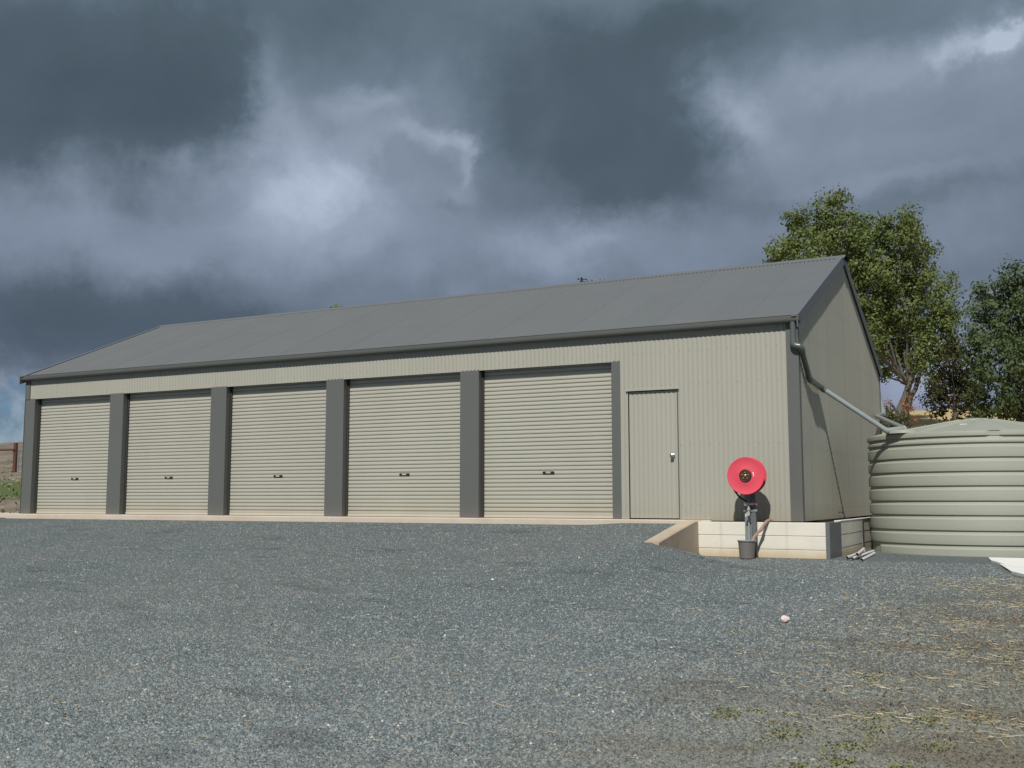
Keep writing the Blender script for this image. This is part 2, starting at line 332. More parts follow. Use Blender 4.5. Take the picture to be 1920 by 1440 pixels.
def empty(name, loc, label, cat, group=None):
    o = bpy.data.objects.new(name, None); COL.objects.link(o); o.location = loc; o.empty_display_size = .2
    return tag(o, label, cat, group)
class Geo:
    """collects simple solids in world coordinates"""
    def __init__(s): s.v = []; s.f = []; s.m = []; s.cur = 0
    def add(s, v, f):
        n = len(s.v); s.v += [tuple(q) for q in v]; s.f += [tuple(i+n for i in q) for q in f]; s.m += [s.cur]*len(f); return s
    def box(s, x0, x1, y0, y1, z0, z1, ch=0.0):
        if ch <= 0:
            v = [(x, y, z) for z in (z0, z1) for y in (y0, y1) for x in (x0, x1)]
            return s.add(v, [(0, 2, 3, 1), (4, 5, 7, 6), (0, 1, 5, 4), (2, 6, 7, 3), (0, 4, 6, 2), (1, 3, 7, 5)])
        import bmesh
        bm = bmesh.new(); bmesh.ops.create_cube(bm, size=1)
        for q in bm.verts: q.co = Vector(((x0+x1)/2+q.co.x*(x1-x0), (y0+y1)/2+q.co.y*(y1-y0), (z0+z1)/2+q.co.z*(z1-z0)))
        bmesh.ops.bevel(bm, geom=bm.edges[:], offset=ch, segments=1, affect='EDGES')
        bm.verts.index_update(); s.add([q.co[:] for q in bm.verts], [tuple(w.index for w in f.verts) for f in bm.faces]); bm.free(); return s
    def prism(s, prof, a, b, axis='x'):
        """closed 2-D profile swept straight along an axis"""
        n = len(prof); put = {'x': lambda t, p: (t, p[0], p[1]), 'y': lambda t, p: (p[0], t, p[1]), 'z': lambda t, p: (p[0], p[1], t)}[axis]
        v = [put(a, p) for p in prof]+[put(b, p) for p in prof]
        return s.add(v, [(i, (i+1) % n, n+(i+1) % n, n+i) for i in range(n)]+[tuple(range(n))[::-1], tuple(range(n, 2*n))])
    def tube(s, pts, rad, seg=12, cap=True):
        pts = [Vector(p) for p in pts]; rads = rad if isinstance(rad, (list, tuple)) else [rad]*len(pts)
        v = []; ref = None
        for i, p in enumerate(pts):
            t = (pts[min(i+1, len(pts)-1)]-pts[max(i-1, 0)]).normalized()
            if ref is None: ref = t.orthogonal().normalized()
            ref = (ref - t*ref.dot(t)).normalized(); b = t.cross(ref)
            v += [p + (ref*math.cos(2*math.pi*k/seg)+b*math.sin(2*math.pi*k/seg))*rads[i] for k in range(seg)]
        f = [(i*seg+k, i*seg+(k+1) % seg, (i+1)*seg+(k+1) % seg, (i+1)*seg+k) for i in range(len(pts)-1) for k in range(seg)]
        if cap: f += [tuple(range(seg))[::-1], tuple(range((len(pts)-1)*seg, len(pts)*seg))]
        return s.add(v, f)
    def lathe(s, c, axis, prof, seg=32):
        """profile of (distance along axis, radius) turned about axis through c"""
        a = Vector(axis).normalized(); r = a.orthogonal().normalized(); b = a.cross(r); c = Vector(c)
        v = [c+a*h+(r*math.cos(2*math.pi*k/seg)+b*math.sin(2*math.pi*k/seg))*q for h, q in prof for k in range(seg)]
        f = [(i*seg+k, i*seg+(k+1) % seg, (i+1)*seg+(k+1) % seg, (i+1)*seg+k) for i in range(len(prof)-1) for k in range(seg)]
        f += [tuple(range(seg))[::-1], tuple(range((len(prof)-1)*seg, len(prof)*seg))]
        return s.add(v, f)
    def build(s, name, mat, parent=None, smooth=False, mats=None):
        org = parent.matrix_world.translation if parent is not None else Vector((0, 0, 0))
        off = Vector((0, 0, 0)); p = parent
        while p is not None: off += p.location; p = p.parent
        o = me(name, [Vector(q)-off for q in s.v], s.f, mat, parent, mats=mats, mi=s.m if mats else None)
        if smooth:
            o.data.polygons.foreach_set('use_smooth', np.ones(len(o.data.polygons), dtype=bool))
            o.data.set_sharp_from_angle(angle=R(38))
        return o
def bend(p, q, r, rad, n=5):
    """points of a rounded corner at q on the way p-q-r"""
    p, q, r = Vector(p), Vector(q), Vector(r); a = q+(p-q).normalized()*rad; b = q+(r-q).normalized()*rad
    return [((1-t)**2)*a+2*t*(1-t)*q+t*t*b for t in [i/n for i in range(n+1)]]
def path(pts, rad):
    pts = [Vector(p) for p in pts]; out = [pts[0]]
    for i in range(1, len(pts)-1): out += bend(pts[i-1], pts[i], pts[i+1], rad)
    return out+[pts[-1]]

# ------------------------------------------------------------------ terrain
def smax(a, b, k): h = np.clip(.5+.5*(a-b)/k, 0, 1); return b*(1-h)+a*h+k*h*(1-h)
def sst(x, a, b): t = np.clip((x-a)/(b-a), 0, 1); return t*t*(3-2*t)
PITS = [(-.9, -8.2, .35, .12, .035), (-1.3, -7.7, .5, .12, .03), (.8, -7.2, .4, .10, .03), (.15, -6.6, .3, .1, .025), (-2.6, -6.9, .4, .1, .03), (-2.2, -8.6, .4, .1, .03), (-4.4, -5.0, .6, .12, .03), (-3.1, -3.9, .7, .13, .03), (-2.4, -1.5, .5, .12, .035), (-3.0, -1.0, .5, .1, .03), (1.9, -4.5, .4, .1, .025), (.5, -3.6, .5, .1, .025), (-5.6, -8.9, .4, .12, .03), (-4.0, -9.6, .35, .1, .025), (-7.5, -6.0, .7, .14, .03), (-9.5, -4.5, .9, .16, .03), (-1.6, -5.4, .35, .1, .025), (1.6, -8.6, .3, .1, .02)]
def terrain(x, y):
    x = np.asarray(x, float); y = np.asarray(y, float)
    base = -.53+.043*np.clip(y+.3, -18, 0)
    ramp_l = -.082-.006*np.clip(-(x+8)/8, -1, 1)-.12*np.clip(-.3-y, 0, None)
    near_r = ramp_l+.035*sst(x, -3.4, -2.6)*sst(y, -1.2, -.3)
    lat = np.where(y < -1.9, .17*np.clip(x+1.6, 0, None)+.22*np.clip(x+1.6, 0, 1.2)*sst(y, -4.5, -2), 0)
    rl = near_r-lat
    q = -.325-.24*np.hypot(x+1.5, y+1.9)
    r = np.where((x > -1.52) & (y >= -1.9), q, rl)
    z = smax(base, r, .12)
    und = .014*np.sin(1.3*x+.7*y)+.010*np.sin(2.9*x-1.9*y+1)+.007*np.sin(5.3*x+4.1*y)+.02*np.sin(.5*x+.31*y+2)
    z = z+und*sst(-y, .8, 3)
    z = z-.045*np.exp(-(((x+4.3)/1.0)**2+((y+5.6)/.22)**2))-.03*np.exp(-(((x+1.9)/.8)**2+((y+1.3)/.15)**2))-.03*np.exp(-(((x+7.2)/1.1)**2+((y+8.2)/.2)**2))
    for (cx_, cy_, ax_, ay_, am_) in PITS: am_ = am_*1.35; z = z-am_*np.exp(-(((x-cx_)/ax_)**2+((y-cy_)/ay_)**2))+am_*.5*np.exp(-(((x-cx_)/(ax_*1.2))**2+((y-cy_+ay_*1.6)/ay_)**2))
    # behind the front line
    inshed = (x > -17.05) & (x < -1.45) & (y > -.2)
    left = .10*np.clip(y-.2, 0, 13.8)+.170*np.clip(y-14, 0, 16)-.012*np.clip(y-33, 0, 120)
    right = -.56+0*x+.27*np.clip(y-5.5, 0, 19.2)
    mid = -.3+.0*x+.22*np.clip(y-9, 0, 22)
    hill = np.where(x < -17.3, left-.09, mid)
    hill = np.where(x > -.6, right, hill)
    far = .10*np.clip(y-.2, 0, 13.8)+.170*np.clip(y-14, 0, 16)-.012*np.clip(y-33, 0, 120)
    w = sst(y, 12, 22); hill = hill*(1-w)+far*w
    bump_ = .05*np.sin(.9*x+1.3)*np.sin(.7*y)+.12*np.sin(.21*x+.17*y)
    hill = hill+bump_*sst(y, 2, 8)
    t = sst(y, -.35, -.1)
    t = np.where(x > -1.5, 0*t+sst(y, 4.5, 6), t)
    out = z*(1-t)+hill*t
    out = np.where(inshed & (y < 8.2), -.3, out)
    return out
def axis_pts(lo, hi, a, b, step, grow=1.12):
    m = list(np.arange(a, b+step/2, step)); d = step; q = m[0]; L = []
    while q > lo: d *= grow; q -= d; L.append(q)
    d = step; q = m[-1]; Rr = []
    while q < hi: d *= grow; q += d; Rr.append(q)
    return np.array(L[::-1]+m+Rr)
gx = axis_pts(-420, 420, -19, 6, .11); gy = axis_pts(-60, 700, -14, 1, .09)
XX, YY = np.meshgrid(gx, gy); ZZ = terrain(XX, YY)
nx, ny = len(gx), len(gy)
V = np.stack([XX.ravel(), YY.ravel(), ZZ.ravel()], 1)
ii, jj = np.meshgrid(np.arange(nx-1), np.arange(ny-1)); ii = ii.ravel(); jj = jj.ravel()
F = np.stack([jj*nx+ii, jj*nx+ii+1, (jj+1)*nx+ii+1, (jj+1)*nx+ii], 1)
fcx = (gx[ii]+gx[ii+1])/2; fcy = (gy[jj]+gy[jj+1])/2
isg = (fcy < -.1) | ((fcx > -1.5) & (fcy < 6)); isg &= (fcx > -60)
def submesh(name, mask):
    f = F[mask]; u_, inv = np.unique(f, return_inverse=True); o = me(name, V[u_], inv.reshape(f.shape), M_gravel if name == 'gravel_yard' else M_pad_grass, smooth=True)
    return tag(o, kind='structure')
submesh('gravel_yard', isg); submesh('grass_paddock', ~isg)

g = Geo().box(-19.2, -1.36, -.10, 8.0, -.28, -.002, .012); tag(g.build('concrete_slab', M_conc), kind='structure')
g = Geo().box(-1.34, .33, -.19, -.0, -.5, -.05).box(.03, .33, -.0, 7.5, -.5, -.051); tag(g.build('soil_strip', M_soil), kind='structure')

# ------------------------------------------------------------------ the shed
shed = empty('shed', (-8.5, 0, 0), 'long pale beige steel shed with five roller doors and grey gabled roof', 'shed')
bpy.context.view_layer.update()
SO = Vector((-8.5, 0, 0))
L = 17.0; EZ = 3.035; EY = -.07; SL = .4266; RY = 3.95; RZ = EZ+SL*(RY-EY)
PIT = .0762
def corr(name, u0, u1, z0, z1, place, mat, parent=shed, brk=(), amp=.0046, seg=8, out=0.0, rows=1, ph=0.0):
    us = list(np.arange(round(u0/(PIT/seg)), round(u1/(PIT/seg))+1)*(PIT/seg))
    us = sorted(set([round(float(q), 5) for q in us if u0-1e-6 <= q <= u1+1e-6]+[round(u0, 5), round(u1, 5)]+[round(q, 5) for q in brk if u0 < q < u1]))
    idx = {}; v = []; f = []
    def vi(u_, z_):
        k = (u_, round(z_, 5))
        if k not in idx:
            h = amp*math.cos(2*math.pi*u_/PIT+ph)+out
            idx[k] = len(v); v.append(Vector(place(u_, z_, h))-SO)
        return idx[k]
    for a, b_ in zip(us[:-1], us[1:]):
        if b_-a < 1e-5: continue
        m_ = (a+b_)/2
        za, zb = z0(a, m_), z0(b_, m_); ta, tb = z1(a, m_), z1(b_, m_)
        for r_ in range(rows):
            t0, t1 = r_/rows, (r_+1)/rows
            f.append((vi(a, za+(ta-za)*t0), vi(b_, zb+(tb-zb)*t0), vi(b_, zb+(tb-zb)*t1), vi(a, za+(ta-za)*t1)))
    return me(name, v, f, mat, parent, smooth=True)
DX0, DX1, DT = -2.70, -1.88, 2.035           # access door opening
OX = -2.83; OT = 2.518
def fz0(u_, m_):
    if m_ < OX: return OT
    if DX0 < m_ < DX1: return DT
    return -.012 if m_ > -1.36 else .003
front = lambda u_, z_, h: (u_, -h, z_)
k = 0; x1 = 0.0
while x1 > -L+.01:
    x0 = max(x1-.762, -L)
    corr('wall_sheet', x0, x1, fz0, lambda a, m_: 2.99, front, M_wall, brk=(OX, DX0, DX1, -1.36), out=.0013*(k % 2)); x1 = x0; k += 1
def gz(y): return min(EZ+SL*(min(y, 2*RY-y)-EY)-.035, 9)
side = lambda u_, z_, h: (h, u_, z_)
k = 0; y0 = 0.0
while y0 < 7.9:
    y1 = min(y0+.762, 7.9)
    corr('side_wall_sheet', y0, y1, lambda a, m_: -.012, lambda a, m_: gz(a), side, M_wall, brk=(RY,), out=.0013*(k % 2)); y0 = y1; k += 1
corr('left_wall', 0, 7.9, lambda a, m_: 0.003, lambda a, m_: gz(a), lambda u_, z_, h: (-L-h, u_, z_), M_wall, brk=(RY,), seg=4)
corr('back_wall', -L, 0, lambda a, m_: 0.003, lambda a, m_: 2.95, lambda u_, z_, h: (u_, 7.9+h, z_), M_wall, seg=4)
sl_ = math.hypot(1, SL); nY, nZ = -SL/sl_, 1/sl_
k = 0; x1 = .02
while x1 > -L-.02+.01:
    x0 = max(x1-.762, -L-.02)
    corr('roof_sheet', x0, x1, lambda a, m_: 0.0, lambda a, m_: (RY-EY)*sl_, lambda u_, z_, h: (u_, EY+z_/sl_+nY*h, EZ+z_*SL/sl_+nZ*h), M_roof, out=.0013*(k % 2), amp=.0085)
    x1 = x0; k += 1
corr('rear_roof', -L-.02, .02, lambda a, m_: 0.0, lambda a, m_: (RY-EY)*sl_, lambda u_, z_, h: (u_, 2*RY-EY-z_/sl_-nY*h, EZ+z_*SL/sl_+nZ*h), M_roof, seg=4)
# screw heads along the girts and purlins
sv = []; sf = []
def screw(p_, n_):
    n_ = Vector(n_).normalized(); a_ = n_.orthogonal().normalized(); b2 = n_.cross(a_); k0 = len(sv)
    for t_ in range(6): sv.append(Vector(p_)+(a_*math.cos(t_*math.pi/3)+b2*math.sin(t_*math.pi/3))*.0075-SO)
    sv.append(Vector(p_)+n_*.006-SO)
    for t_ in range(6): sf.append((k0+t_, k0+(t_+1) % 6, k0+6))
i_ = 0
while -i_*PIT > -L:
    x_ = -i_*PIT; i_ += 2
    for z_ in (.22, 1.15, 2.1, 2.62, 2.86):
        if x_ < OX and z_ < OT: continue
        if DX0-.02 < x_ < DX1+.02 and z_ < DT+.03: continue
        screw((x_, -.0068, z_), (0, -1, 0))
    for q_ in range(6):
        s2 = .12+q_*.82; screw((x_, EY+s2/sl_+nY*.0068, EZ+s2*SL/sl_+nZ*.0068), (0, nY, nZ))
i_ = 0
while i_*PIT < 7.9:
    y_ = i_*PIT; i_ += 2
    for z_ in (.22, 1.15, 2.1, 2.86, 3.6, 4.2):
        if z_ < gz(y_)-.15 and y_ > .08: screw((.0068, y_, z_), (1, 0, 0))
tag(me('screw_heads', sv, sf, M_galvscrew, shed), kind='stuff')
# ridge cap
rc = []
for s_ in (-1, 1):
    pass
prof = [(RY-.17, RZ-.17*SL-.004), (RY-.172, RZ-.17*SL+.012), (RY-.03, RZ-.03*SL+.016), (RY, RZ+.012), (RY+.03, RZ-.03*SL+.016), (RY+.172, RZ-.17*SL+.012), (RY+.17, RZ-.17*SL-.004)]
inner = [(a, b_-.003) for a, b_ in prof[::-1]]
Geo().prism([(p[0], p[1]+.008) for p in prof]+[(p[0], p[1]+.008) for p in inner], -L-.06, .075).build('ridge_cap', M_roof, shed)
# barge flashings (folded: face and top lip)
def barge(xa, xb, sgn):
    Y = lambda t: RY+sgn*(t-RY)
    zc = lambda y: EZ+SL*(y-EY)
    ys, ye = EY-.085, RY
    v = []
    for y in (ys, ye):
        for x, dz in ((xa, .022), (xb, .022), (xb, -.155), (xb-.012*(1 if xb > xa else -1), -.155), (xb-.012*(1 if xb > xa else -1), .010), (xa, .010)):
            v.append((x, Y(y), zc(y)+dz))
    f = [(i, (i+1) % 6, 6+(i+1) % 6, 6+i) for i in range(6)]+[(0, 1, 2, 3, 4, 5), (6, 11, 10, 9, 8, 7)]
    Geo().add(v, f).build('barge_flashing', M_barge, shed)
for sg in (1, -1): barge(-.05, .044, sg); barge(-L+.05, -L-.05, sg)
# gutters
def quad_gutter(y_out, y_in, z0):
    d = 1 if y_in > y_out else -1
    P = [(y_in, z0+.085), (y_in, z0), (y_out+.03*d, z0), (y_out+.012*d, z0+.012), (y_out+.002*d, z0+.035), (y_out, z0+.062), (y_out, z0+.094), (y_out-.006*d, z0+.100), (y_out+.004*d, z0+.108),
         (y_out+.010*d, z0+.1), (y_out+.006*d, z0+.062), (y_out+.008*d, z0+.038), (y_out+.018*d, z0+.018), (y_out+.03*d, z0+.006), (y_in-.004*d, z0+.006), (y_in-.004*d, z0+.085)]
    g_ = Geo().prism(P, -L-.075, .058)
    for x in (-L-.075, .055): g_.prism([(y_in, z0+.085), (y_in, z0), (y_out+.03*d, z0), (y_out+.003*d, z0+.035), (y_out+.001*d, z0+.1)], x, x+.003)
    return g_.build('gutter', M_gutter, shed, smooth=True)
quad_gutter(-.135, -.012, 2.93); quad_gutter(2*RY+.135, 2*RY+.012, 2.93)
Geo().box(-L+.02, -.02, .012, .06, 2.985, 3.03).build('fascia', M_dark, shed)
# corner flashings
Geo().box(-.168, .012, -.016, -.0105, -.012, 2.935).box(.0105, .016, -.016, .055, -.012, 2.99).build('corner_flashing', M_grey, shed)
Geo().box(.0105, .016, 7.83, 7.915, -.012, 2.94).build('corner_flashing', M_grey, shed)
Geo().box(-L-.016, -16.865, -.016, -.0105, OT, 2.93).box(-L-.016, -L-.0105, -.016, .06, 0, 2.95).build('corner_flashing', M_grey, shed)
# columns
cols = [(-L-.012, -16.70), (-14.363, -13.971), (-11.546, -11.142), (-8.702, -8.298), (-5.81, -5.438), (-2.987, -2.827)]
for a, b_ in cols:
    Geo().box(a, b_, -.0035, .115, 0, OT+.016, .004).build('column', M_grey, shed)
Geo().box(-16.99, OX-.01, .02, .135, OT+.02, 2.8).build('door_header', M_inner, shed)
# roller doors
ops = [(-5.438, -2.987), (-8.298, -5.81), (-11.142, -8.702), (-13.971, -11.546), (-16.70, -14.363)]
names_ = ['rightmost', 'second', 'middle', 'fourth', 'leftmost']
hx = [-4.184, -7.037, -9.917, -12.754, -15.5]
PR = .0685
for (a, b_), hxx in zip(ops, hx):
    pf = []; z = .045; i = 0
    while z < 2.66:
        pf += [(.1495, z+.0010), (.1478, z+.004), (.1470, z+.027), (.1478, z+.0500), (.1500, z+.0520), (.1640, z+.0535), (.1655, z+.0580), (.1640, z+.0625), (.1515, z+.0675)]
        z += PR
    n = len(pf); xs = [a-.02, b_+.02]
    v = [Vector((x, p[0], p[1]))-SO for x in xs for p in pf]
    f = [(i, n+i, n+i+1, i+1) for i in range(n-1)]
    rd = me('roller_door', v, f, M_curtain, shed, smooth=True)
    rd.data.set_sharp_from_angle(angle=R(28))
    G_ = Geo()
    G_.box(a-.02, b_+.02, .138, .165, .004, .046, .004); G_.build('bottom_rail', M_rail, rd)
    Gh = Geo(); zc = .752
    Gh.cur = 0; Gh.box(hxx-.105, hxx+.105, .128, .1465, zc-.021, zc+.021, .004)
    Gh.cur = 1; Gh.box(hxx-.045, hxx+.045, .1215, .1275, zc-.013, zc+.015, .003)
    Gh.build('lock_handle', M_black, rd, mats=[M_black, M_nickel])
    Geo().box(a+.0, a+.032, .117, .142, 0, 2.6).build('guide_track', M_reveal, rd)
    Geo().box(b_-.032, b_-.0, .117, .142, 0, 2.6).build('guide_track', M_reveal, rd)
# access door
ad = corr('access_door', DX0+.012, DX1-.010, lambda a, m_: .018, lambda a, m_: DT-.022, lambda u_, z_, h: (u_, .010-h, z_), M_wall)
Geo().box(DX0-.03, DX1+.03, .03, .04, 0, DT+.03).build('door_backing', M_dark, ad)
kb = Geo().lathe((-1.972, -.004, .985), (0, -1, 0), [(0, .036), (.006, .036), (.010, .030), (.012, .013), (.035, .012), (.042, .024), (.055, .030), (.066, .028), (.073, .016), (.074, .004)], 20)
kb.build('door_knob', M_steel, ad, smooth=True)
Geo().box(DX0-.03, DX1+.03, -.042, -.012, DT+.002, DT+.006).box(DX0-.03, DX1+.03, -.042, -.0385, DT-.010, DT+.002).build('drip_flashing', M_wall, shed)
Geo().box(DX0-.012, DX0+.002, -.014, -.0095, .003, DT).build('door_frame', M_wall, shed)
Geo().box(DX1+.002, DX1+.012, -.013, -.0095, .003, DT).build('door_frame', M_grey, shed)
# little tap on the side wall
g = Geo().tube([(.0, 2.80, .09), (.055, 2.80, .09), (.075, 2.80, .06)], .011, 8).box(.045, .055, 2.775, 2.825, .115, .122)
tag(g.build('wall_tap', M_rub, None, True), 'small brass tap low on the shed side wall near its base', 'tap')

# ------------------------------------------------------------------ ramp kerb and retaining wall
wy = [(-.10, -.006), (-.40, -.012), (-1.1, -.115), (-2.02, -.262)]
g = Geo(); n = len(wy); xa, xb = -1.71, -1.50
for x in (xa, xb): pass
v = []
for y, z in wy: v += [(xa, y, z), (xb-.015, y, z), (xb, y, z-.015), (xb, y, -.8), (xa, y, -.8)]
f = [(i*5+k_, i*5+(k_+1) % 5, (i+1)*5+(k_+1) % 5, (i+1)*5+k_) for i in range(n-1) for k_ in range(5)]+[(0, 1, 2, 3, 4), ((n-1)*5+4, (n-1)*5+3, (n-1)*5+2, (n-1)*5+1, (n-1)*5)]
g.add(v, f)
tag(g.build('ramp_kerb', M_wing), 'sloping tan concrete kerb holding back the gravel ramp beside the retaining wall', 'kerb')

rw = empty('retaining_wall', (-.5, -.28, -.6), 'low cream concrete sleeper retaining wall with grey corner post below the shed corner', 'retaining wall')
zt = -.022
for i in range(3):
    z1 = zt-i*.196; z0 = z1-.193
    Geo().box(-1.498, .378, -.280+.003*i, -.20, z0 if i < 2 else z0-.2, z1, .006).build('sleeper', M_sleep, rw)
for i in range(3):
    z1 = zt-i*.196; z0 = z1-.193
    Geo().box(.34, .425-.003*i, .55, 2.46, z0 if i < 2 else z0-.2, z1, .006).build('sleeper', M_sleep, rw)
    Geo().box(.34, .420-.003*i, 2.56, 4.6, z0 if i < 2 else z0-.2, z1, .006).build('sleeper', M_sleep, rw)
Geo().box(.380, .436, -.305, -.292, -.9, -.020).box(.427, .436, -.291, .57, -.9, -.0205).box(.380, .392, -.291, -.20, -.9, -.021).build('corner_post', M_post, rw)
Geo().box(.427, .437, 2.44, 2.60, -.9, -.020).build('post', M_post, rw)
Geo().box(.33, .430, .60, 4.6, -.0175, -.006, .002).build('capping', M_pvc, rw)

# ------------------------------------------------------------------ water tank
TC = Vector((2.2, 2.95)); TR = 1.665; TB = -.575
tank = empty('water_tank', (TC.x, TC.y, TB), 'round ribbed pale olive plastic water tank standing beside the shed', 'water tank')
bpy.context.view_layer.update()
dark = [-.364, -.153, .075, .288, .512, .725, .934, 1.147]
def th_of(px, py, z):
    d_ = fw+rt*((px-960)/FPX)-up*((py-720)/FPX); t = (z-CAM_LOC.z)/d_.z
    # hit of the viewing ray with the tank's cylinder
    a = d_.x**2+d_.y**2; ox, oy = CAM_LOC.x-TC.x, CAM_LOC.y-TC.y; b_ = 2*(ox*d_.x+oy*d_.y); c_ = ox*ox+oy*oy-(TR+.03)**2
    disc = b_*b_-4*a*c_
    if disc < 0: return None
    t = (-b_-math.sqrt(disc))/(2*a); return math.atan2(oy+t*d_.y, ox+t*d_.x)
g1, g2 = th_of(1853, 812, 1.3), th_of(1877, 812, 1.3)
nb = th_of(1650, 1030, -.5)
zs = []; PROT = .027
for i, z in enumerate([TB]+dark):
    top = (dark[i] if i < len(dark) else 1.25)-.052
    zs += [(z, 0 if i else PROT, i), (z+.003, PROT, i), (z+.012, PROT+.002, i), ((z+top)/2, PROT+.003, i), (top-.014, PROT+.001, i), (top-.006, PROT-.006, i), (top, PROT-.012, i), (top+.006, .008, i), (top+.049, 0, i)]
zs += [(1.250, 0, 99), (1.253, PROT+.006, 99), (1.285, PROT+.009, 99), (1.316, PROT+.004, 99), (1.324, PROT-.008, 99)]
NT = 288
th = np.linspace(-math.pi, math.pi, NT, endpoint=False)
def sm(x, a, b_): t = min(max((x-a)/(b_-a), 0), 1); return t*t*(3-2*t)
tv = []
for z, dr, i in zs:
    for t in th:
        d_ = dr
        if i == 99:
            k_ = sm(t, g1-.006, g1)*(1-sm(t, g2, g2+.006)); d_ = dr*(1-k_)+.012*k_
        if i == 0:
            k_ = 1-sm(t, nb-.035, nb+.01) if t > -math.pi/2-1.6 and t < nb+.5 else 0
            zz = (z-TB)/.16
            d_ = dr*(1-k_)
        tv.append((TC.x+(TR+d_)*math.cos(t), TC.y+(TR+d_)*math.sin(t), z))
tf = [(r_*NT+k_, r_*NT+(k_+1) % NT, (r_+1)*NT+(k_+1) % NT, (r_+1)*NT+k_) for r_ in range(len(zs)-1) for k_ in range(NT)]
g = Geo().add(tv, tf); g.build('tank_wall', M_tank, tank, smooth=True).data.set_sharp_from_angle(angle=R(17))
# roof: shallow cone with spines
rr = [1.0, .985, .93, .8, .6, .4, .22, .16]
rv = []; APX = math.atan2(-1, .1)
for q in rr:
    for t in th:
        zc_ = 1.322+(1-q)**1.0*.30
        sp = math.cos(8*(t+1.45))
        rid = max(0, 1-abs(((t+1.25+math.pi/8) % (math.pi/4))-math.pi/8)/.075)
        rid = rid*rid*(3-2*rid)
        fac = .028*max(0, sp)*(1-abs(2*q-1))
        hh = (.026*rid*min(1, (1-q)*8)+fac) if q < .97 else 0
        rv.append((TC.x+(TR+PROT-.004)*q*math.cos(t), TC.y+(TR+PROT-.004)*q*math.sin(t), zc_+hh))
rf = [(r_*NT+k_, r_*NT+(k_+1) % NT, (r_+1)*NT+(k_+1) % NT, (r_+1)*NT+k_) for r_ in range(len(rr)-1) for k_ in range(NT)]+[tuple(range((len(rr)-1)*NT, len(rr)*NT))]
Geo().add(rv, rf).build('tank_roof', M_tank, tank, smooth=True)
Geo().lathe((TC.x, TC.y, 1.565), (0, 0, 1), [(0, .27), (.02, .262), (.045, .18), (.052, .1)], 40).build('roof_cap', M_tank, tank, smooth=True)
ip = (1.22, 1.78)
Geo().lathe((ip[0], ip[1], 1.33), (0, 0, 1), [(0, .27), (.045, .262), (.055, .23)], 32).build('inlet_collar', M_tank, tank, smooth=True)
# sticker on the roof
g = Geo(); sc_ = Vector((2.065, 2.12, 1.455)); n_ = Vector((-.04, -.75, .66)).normalized(); sx_ = Vector((1, 0, 0)); sy_ = n_.cross(sx_).normalized()
for cur, du, dv, w_, h_, lift in ((0, 0, 0, .05, .028, .006), (1, -.012, .004, .014, .008, .0075), (1, .018, .002, .012, .010, .0075), (1, .0, -.016, .032, .003, .0075)):
    g.cur = cur; c_ = sc_+sx_*du+sy_*dv
    v = [c_+sx_*a*w_+sy_*b_*h_+n_*z_ for z_ in (0, lift) for a, b_ in ((-1, -1), (1, -1), (1, 1), (-1, 1))]
    g.add(v, [(3, 2, 1, 0), (4, 5, 6, 7), (0, 1, 5, 4), (1, 2, 6, 5), (2, 3, 7, 6), (3, 0, 4, 7)])
g.build('sticker', M_white, tank, mats=[M_white, M_black])
# pad edge of sand under the tank's left side
v = []; N_ = 40
Geo().lathe((1.93, 2.72, -.66), (0, 0, 1), [(0, 1.98), (.10, 1.80), (.118, 1.74), (.119, .5)], 64).build('sand_bed', concrete('yellow_sand', (.50, .38, .19), 0, (.4, .29, .14)), tank, smooth=True)

# ------------------------------------------------------------------ rainwater pipes
def pipe(label, segs, loc):
    e = empty('rainwater_pipe', loc, label, 'pipe', 'pipes from the gutters to the tank'); bpy.context.view_layer.update()
    for nm, pts, r_, mt in segs: Geo().tube(pts, r_, 14).build(nm, mt, e, smooth=True)
    return e
J = .047
A0 = (-.045, -.078, 2.95); A1 = (-.045, -.085, 2.585); A2 = (.062, -.075, 2.56); A3 = (.060, .50, 2.125); A4 = (.064, 1.34, 2.075); A5 = (1.00, 1.60, 1.372); A6 = (1.20, 1.78, 1.415)
A7 = (1.20, 1.78, 1.34)
lerp = lambda a, b_, t: tuple(a[i]+(b_[i]-a[i])*t for i in range(3))
pipe('grey downpipe zigzagging from front gutter corner down to the tank roof', [
    ('drop_pipe', [A0, lerp(A0, A1, .85)], .042, M_pvcg),
    ('elbow', path([lerp(A0, A1, .72), A1, lerp(A1, A2, .9)], .05), .050, M_pvcg),
    ('elbow', path([lerp(A1, A2, .25), A2, lerp(A2, A3, .16)], .05), .050, M_pvcg),
    ('slanting_pipe', [lerp(A2, A3, .1), lerp(A2, A3, .93)], .042, M_pvcg),
    ('elbow', path([lerp(A2, A3, .88), A3, lerp(A3, A4, .25)], .04), .048, M_pvcg),
    ('short_pipe', [lerp(A3, A4, .1), lerp(A3, A4, .95)], .043, M_pvcg),
    ('elbow', path([lerp(A3, A4, .85), A4, lerp(A4, A5, .06)], .03), .048, M_pvcg),
    ('long_pipe', [lerp(A4, A5, .03), lerp(A4, A5, .99)], .039, M_pvcl),
    ('elbow', path([lerp(A4, A5, .96), A5, lerp(A5, A6, .4)], .03), .046, M_pvcl),
    ('inlet_pipe', path([lerp(A5, A6, .2), A6, A7], .05), .042, M_pvcl)], A7)
B0 = (-.08, 8.02, 2.85); B1 = (-.05, 8.02, 2.62); B2 = (.045, 8.02, 2.12); B3 = (.10, 6.7, 1.98); B4 = (1.06, 3.15, 1.50)
